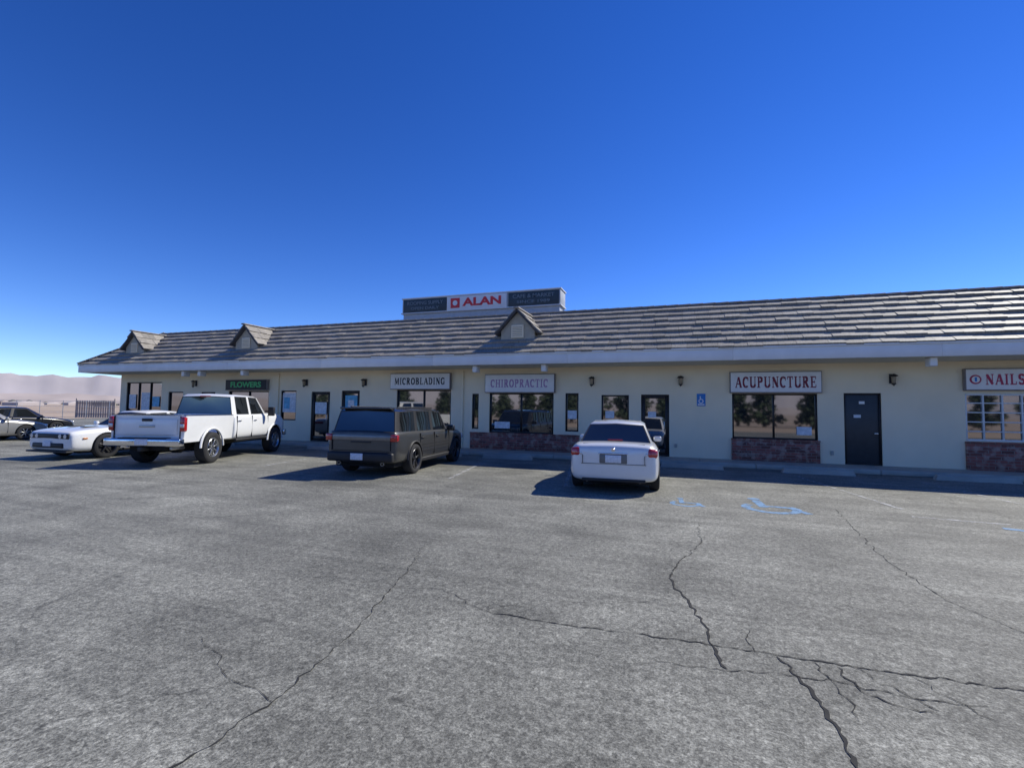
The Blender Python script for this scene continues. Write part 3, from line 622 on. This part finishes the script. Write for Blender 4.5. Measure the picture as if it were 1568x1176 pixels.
for v in bm.verts:
    if v.co.z<.7: v.co.x*=.95
bmesh.ops.bevel(bm,geom=list(bm.edges),offset=.025,segments=3,affect='EDGES',profile=.6)
ob=frombm('bed',bm,[WPAINT],None,smooth=35)
cuts=[]
for s in (1,-1):
    bpy.ops.mesh.primitive_cylinder_add(vertices=48,radius=.50,depth=.4,location=(s*.96,1.22,.46),rotation=(0,rad(90),0)); c=bpy.context.object; c.data.materials.append(WELL); cuts.append(c)
    b=ob.modifiers.new('b','BOOLEAN'); b.object=c; b.solver='EXACT'; b.material_mode='TRANSFER'
bpy.context.view_layer.update(); me=bpy.data.meshes.new_from_object(ob.evaluated_get(bpy.context.evaluated_depsgraph_get())); ob.modifiers.clear(); ob.data=me; me.set_sharp_from_angle(angle=rad(35)); ob.parent=V
for c in cuts: bpy.data.objects.remove(c,do_unlink=True)
green(V,[(2.33,2.42,'p'),(2.50,2.55,'g'),(3.22,3.22,'p'),(3.34,3.33,'g'),(4.20,3.82,'p'),(4.42,3.98,'p')],1.27,lambda y:1.94 if 2.5<y<3.6 else 1.92,.90,.76,WPAINT,WPAINT,bow=.05)
for y in (1.22,4.82):
    for s in (1,-1):
        wheel(V,s*.86,y,.43,.30,ALLOY,8,.60)
for s in (1,-1):
    box(V,'tail_lamp',(s*.90,.085,1.10),(.12,.12,.36),TAIL,bev=.02); box(V,'tail_lamp_clear',(s*.90,.075,1.06),(.10,.13,.09),LAMPC,bev=.01)
    box(V,'bed_rail_cap',(s*.90,1.17,1.325),(.11,2.1,.02),BLACK,bev=.006); box(V,'head_lamp',(s*.74,5.62,1.0),(.3,.14,.2),LAMPC,rot=(0,0,rad(-14*s)),bev=.03)
    box(V,'sill',(s*.92,3.35,.56),(.1,1.9,.08),BLACK,bev=.02); box(V,'tailgate_gap',(s*.83,.07,1.0),(.012,.04,.6),SEAM,bev=0)
    box(V,'tow_mirror',(s*1.16,4.12,1.42),(.2,.12,.3),BLACK,bev=.03,seg=3); box(V,'mirror_arm',(s*1.03,4.12,1.42),(.16,.05,.05),BLACK)
    for yy,rr in ((1.22,.50),(4.82,.52)):
        vsq=[];fq=[]
        xo=.962 if yy<2 else .975
        for i in range(17):
            a=math.pi*i/16
            for (r,xx) in ((rr-.01,xo-.02),(rr-.01,xo+.025),(rr+.03,xo+.02),(rr+.04,xo-.01)): vsq.append((s*xx,yy+r*math.cos(a),.45+r*math.sin(a)))
        for i in range(16):
            for k in range(3): fq.append((i*4+k,i*4+k+1,i*4+k+5,i*4+k+4))
        newmesh('fender_lip',vsq,fq,WPAINT,V,True)
box(V,'tailgate_panel',(0,.07,1.02),(1.5,.03,.40),WPAINT,bev=.012,seg=3); box(V,'tailgate_handle',(0,.045,1.20),(.26,.03,.07),BLACK,bev=.01)
box(V,'tailgate_cap',(0,.13,1.325),(1.62,.09,.02),BLACK,bev=.006)
box(V,'tailgate_badge',(0,.05,1.04),(.4,.012,.06),ALLOY,bev=.004)
box(V,'rear_bumper',(0,-.02,.64),(1.9,.22,.2),CHROME,bev=.04,seg=3); box(V,'bumper_step',(0,-.02,.745),(1.2,.2,.02),BLACK,bev=.004); box(V,'licence_plate',(0,-.137,.65),(.31,.012,.15),PLATE,bev=.004)
box(V,'hitch',(0,-.02,.47),(.1,.3,.1),BLACK); box(V,'frame',(0,2.7,.5),(.9,5.2,.16),WELL); lathe(V,'rear_axle',[(-.8,0),(-.8,.06),(-.15,.07),(-.1,.16),(.1,.16),(.15,.07),(.8,.06),(.8,0)],BLACK,(0,1.22,.43),seg=16)
box(V,'exhaust_pipe',(.62,.3,.48),(.09,.5,.09),ALLOY,bev=.03); box(V,'front_bumper',(0,5.72,.66),(1.86,.2,.22),CHROME,bev=.05,seg=3); box(V,'grille',(0,5.70,.98),(1.1,.08,.36),BLACK,bev=.03)
door_lines(V,.972,(2.42,3.28,4.30),.62,1.29,((2.55,1.14),(3.45,1.14)),CHROME); box(V,'third_brake_light',(0,2.37,1.87),(.3,.04,.03),TAIL)
V=root('white_coupe',(-17.25,13.45,0),rad(-176))
st=[(0,.35,.85,.90,.80,.7),(.08,.27,.93,.98,.87,.74),(.4,.22,.96,1.0,.92,.78),(1.3,.2,.94,.98,.94,.8),(2.4,.2,.87,.91,.92,.8),(3.2,.2,.88,.93,.93,.78),(4.0,.2,.84,.89,.94,.78),(4.55,.22,.79,.84,.91,.76),(4.78,.25,.74,.79,.86,.74),(4.86,.30,.70,.74,.80,.70)]
body(V,'body',st,WPAINT,[((1.0,.36),.40,.9),((3.92,.36),.40,.9)],crease=.6)
green(V,[(.62,1.35,'p'),(1.15,1.5,'g'),(1.7,1.8,'p'),(1.82,1.9,'g'),(2.95,2.45,'p'),(3.18,2.55,'p')],.88,lambda y:1.40 if 1.5<y<2.4 else 1.375,.80,.64,WPAINT,WPAINT)
for y in (1.0,3.92):
    for s in (1,-1): wheel(V,s*.84,y,.36,.22,DALLOY,5,.70)
box(V,'grille_band',(0,4.80,.66),(1.56,.12,.15),BLACK,bev=.03); box(V,'lower_grille',(0,4.83,.40),(1.2,.10,.14),BLACK,bev=.03); box(V,'splitter',(0,4.80,.23),(1.6,.2,.05),BLACK,bev=.015)
for s in (1,-1):
    for xx in (.66,.46): lathe(V,'head_lamp',[(0,0),(0,.055),(-.01,.065),(-.03,.065)],LAMPC,(s*xx,4.865,.66),axis='Y',seg=20)
    box(V,'hood_scoop',(s*.28,4.0,.91),(.16,.4,.02),BLACK,bev=.008); box(V,'tail_lamp',(s*.5,.02,.8),(.6,.08,.12),TAIL,bev=.02); box(V,'sill',(s*.9,2.4,.24),(.08,2.1,.08),BLACK,bev=.02)
    box(V,'side_marker',(s*.905,4.5,.6),(.03,.12,.04),pm('amber',(.6,.2,.02),.3),bev=.01)
door_lines(V,.925,(1.7,3.05),.33,.87,((1.85,.76),)); mirror(V,1.0,2.95,.96,WPAINT); box(V,'underbody',(0,2.4,.22),(1.5,4.2,.1),WELL); box(V,'licence_plate',(0,4.885,.45),(.31,.012,.15),PLATE,bev=.004)

# ------------------------------------------------------------------ distance
MT=pm('hazy_mountain',(.42,.38,.38),1,var=.08,scale=.002,detail=8)  # aerial haze is painted into this lightened base colour
MT2=pm('hazy_foothill',(.44,.37,.33),1,var=.12,scale=.003,detail=8)  # foothills likewise: distance haze mixed into the colour itself
def ridge(name,Rr,h0,h1,mat,seed,a0=-180,a1=180,n=720):
    vs=[];fs=[]
    for i in range(n+1):
        a=rad(a0+(a1-a0)*i/n); 
        h=h0+(h1-h0)*(.5+.5*noise.fractal(Vector((math.cos(a)*3+seed,math.sin(a)*3,seed)),1.0,2.0,3))+ (h1-h0)*.12*noise.fractal(Vector((math.cos(a)*40,math.sin(a)*40,seed)),1,2,5)
        for (rr,hh) in ((Rr,-5),(Rr*1.04,h*.45),(Rr*1.08,h)):
            jj=noise.noise(Vector((a*60,rr*.01,seed)))*Rr*.01
            vs.append(((rr+jj)*math.sin(a),(rr+jj)*math.cos(a),hh))
    for i in range(n):
        for k in range(2): fs.append((i*3+k,i*3+k+1,i*3+k+4,i*3+k+3))
    newmesh(name,vs,fs,mat,None,True)
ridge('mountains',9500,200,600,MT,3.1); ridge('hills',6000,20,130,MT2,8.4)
SC=[pm('town_a',(.50,.44,.40),.9),pm('town_b',(.38,.31,.26),.9),pm('town_tree',(.15,.145,.11),.95)]  # pale, low-contrast town colours with the distance haze painted in
vs=[];fs=[];mi=[]
rnd=random.Random(5)
for i in range(420):
    a=rad(rnd.uniform(-110,-48)); D_=rnd.uniform(380,1900); x=D_*math.sin(a); y=D_*math.cos(a); k=rnd.random()
    sx,sy,h=(rnd.uniform(8,20),rnd.uniform(6,14),rnd.uniform(2.6,4.6)) if k<.45 else (rnd.uniform(3,9),rnd.uniform(3,9),rnd.uniform(2,6))
    m=rnd.choice((0,1)) if k<.45 else 2; n=len(vs)
    t=.72 if m<2 else .55
    vs+=[(x-sx/2,y-sy/2,0),(x+sx/2,y-sy/2,0),(x+sx/2,y+sy/2,0),(x-sx/2,y+sy/2,0),(x-sx/2,y-sy/2,h*.65),(x+sx/2,y-sy/2,h*.65),(x+sx/2,y+sy/2,h*.65),(x-sx/2,y+sy/2,h*.65),(x-sx/2*t,y,h),(x+sx/2*t,y,h)]
    for f in ((0,1,5,4),(1,2,6,5),(2,3,7,6),(3,0,4,7),(4,5,9,8),(5,6,9),(6,7,8,9),(7,4,8)): fs.append(tuple(n+q_ for q_ in f)); mi.append(m)
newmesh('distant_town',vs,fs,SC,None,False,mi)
S=root('wood_fence',(-66,38,0),rad(25)); SM=pm('fence_wood',(.36,.31,.27),.9,var=.3,scale=2)
for i in range(16): box(S,'slat',(-2+i*.26,0,1.0),(.2,.03,2.0),SM,bev=0)
for z in (.4,1.7): box(S,'rail',(0,.04,z),(4.3,.05,.1),SM,bev=0)
for z in (0,1): box(S,'end_post',(-2.15+z*4.25,.03,1.1),(.12,.12,2.3),SM)
Fn=root('chain_fence',(-40,42,0),rad(20))
for i in range(26): lathe(Fn,'post',[(0,.03),(1.9,.03),(1.92,0)],ALLOY,(-i*2.5+20,0,0),axis='Z',seg=8)
for z in (.1,.7,1.3,1.88): box(Fn,'rail',(-11,0,z),(62,.03,.03),ALLOY,bev=0)
LEAF=pm('foliage',(.055,.075,.035),.8,var=.5,scale=1.5); BARK=pm('bark',(.12,.085,.06),.9,var=.3)
def tree(name,x,y,h,seed):
    rnd=random.Random(seed); T=root(name,(x,y,0)); 
    lathe(T,'trunk',[(-.1,.24),(h*.3,.17),(h*.6,.1),(h*.95,.02)],BARK,axis='Z',seg=8)
    vs=[];fs=[]
    for c in range(30):
        f=rnd.uniform(.14,1); rr=(1-f)*h*.42+.35; a=rnd.uniform(0,6.28); d=rnd.uniform(.2,1)*rr; cx,cy,cz=d*math.cos(a),d*math.sin(a),f*h
        for k in range(30):
            v=Vector((rnd.gauss(0,1),rnd.gauss(0,1),rnd.gauss(0,.7))).normalized()*rnd.uniform(.2,.85)
            p=Vector((cx,cy,cz))+v; u=Vector((rnd.gauss(0,1),rnd.gauss(0,1),rnd.gauss(0,1))).normalized()*.30; w_=u.cross(Vector((rnd.gauss(0,1),rnd.gauss(0,1),1))).normalized()*.22
            n=len(vs); vs+=[tuple(p-u),tuple(p+w_),tuple(p+u),tuple(p-w_)]; fs.append((n,n+1,n+2,n+3))
    newmesh('crown',vs,fs,LEAF,T)
for i in range(36):
    tree('pine_tree',-66+i*3.6+random.uniform(-1.5,1.5),-34+random.uniform(-8,4),random.uniform(3.4,7.0),i)
print('done')
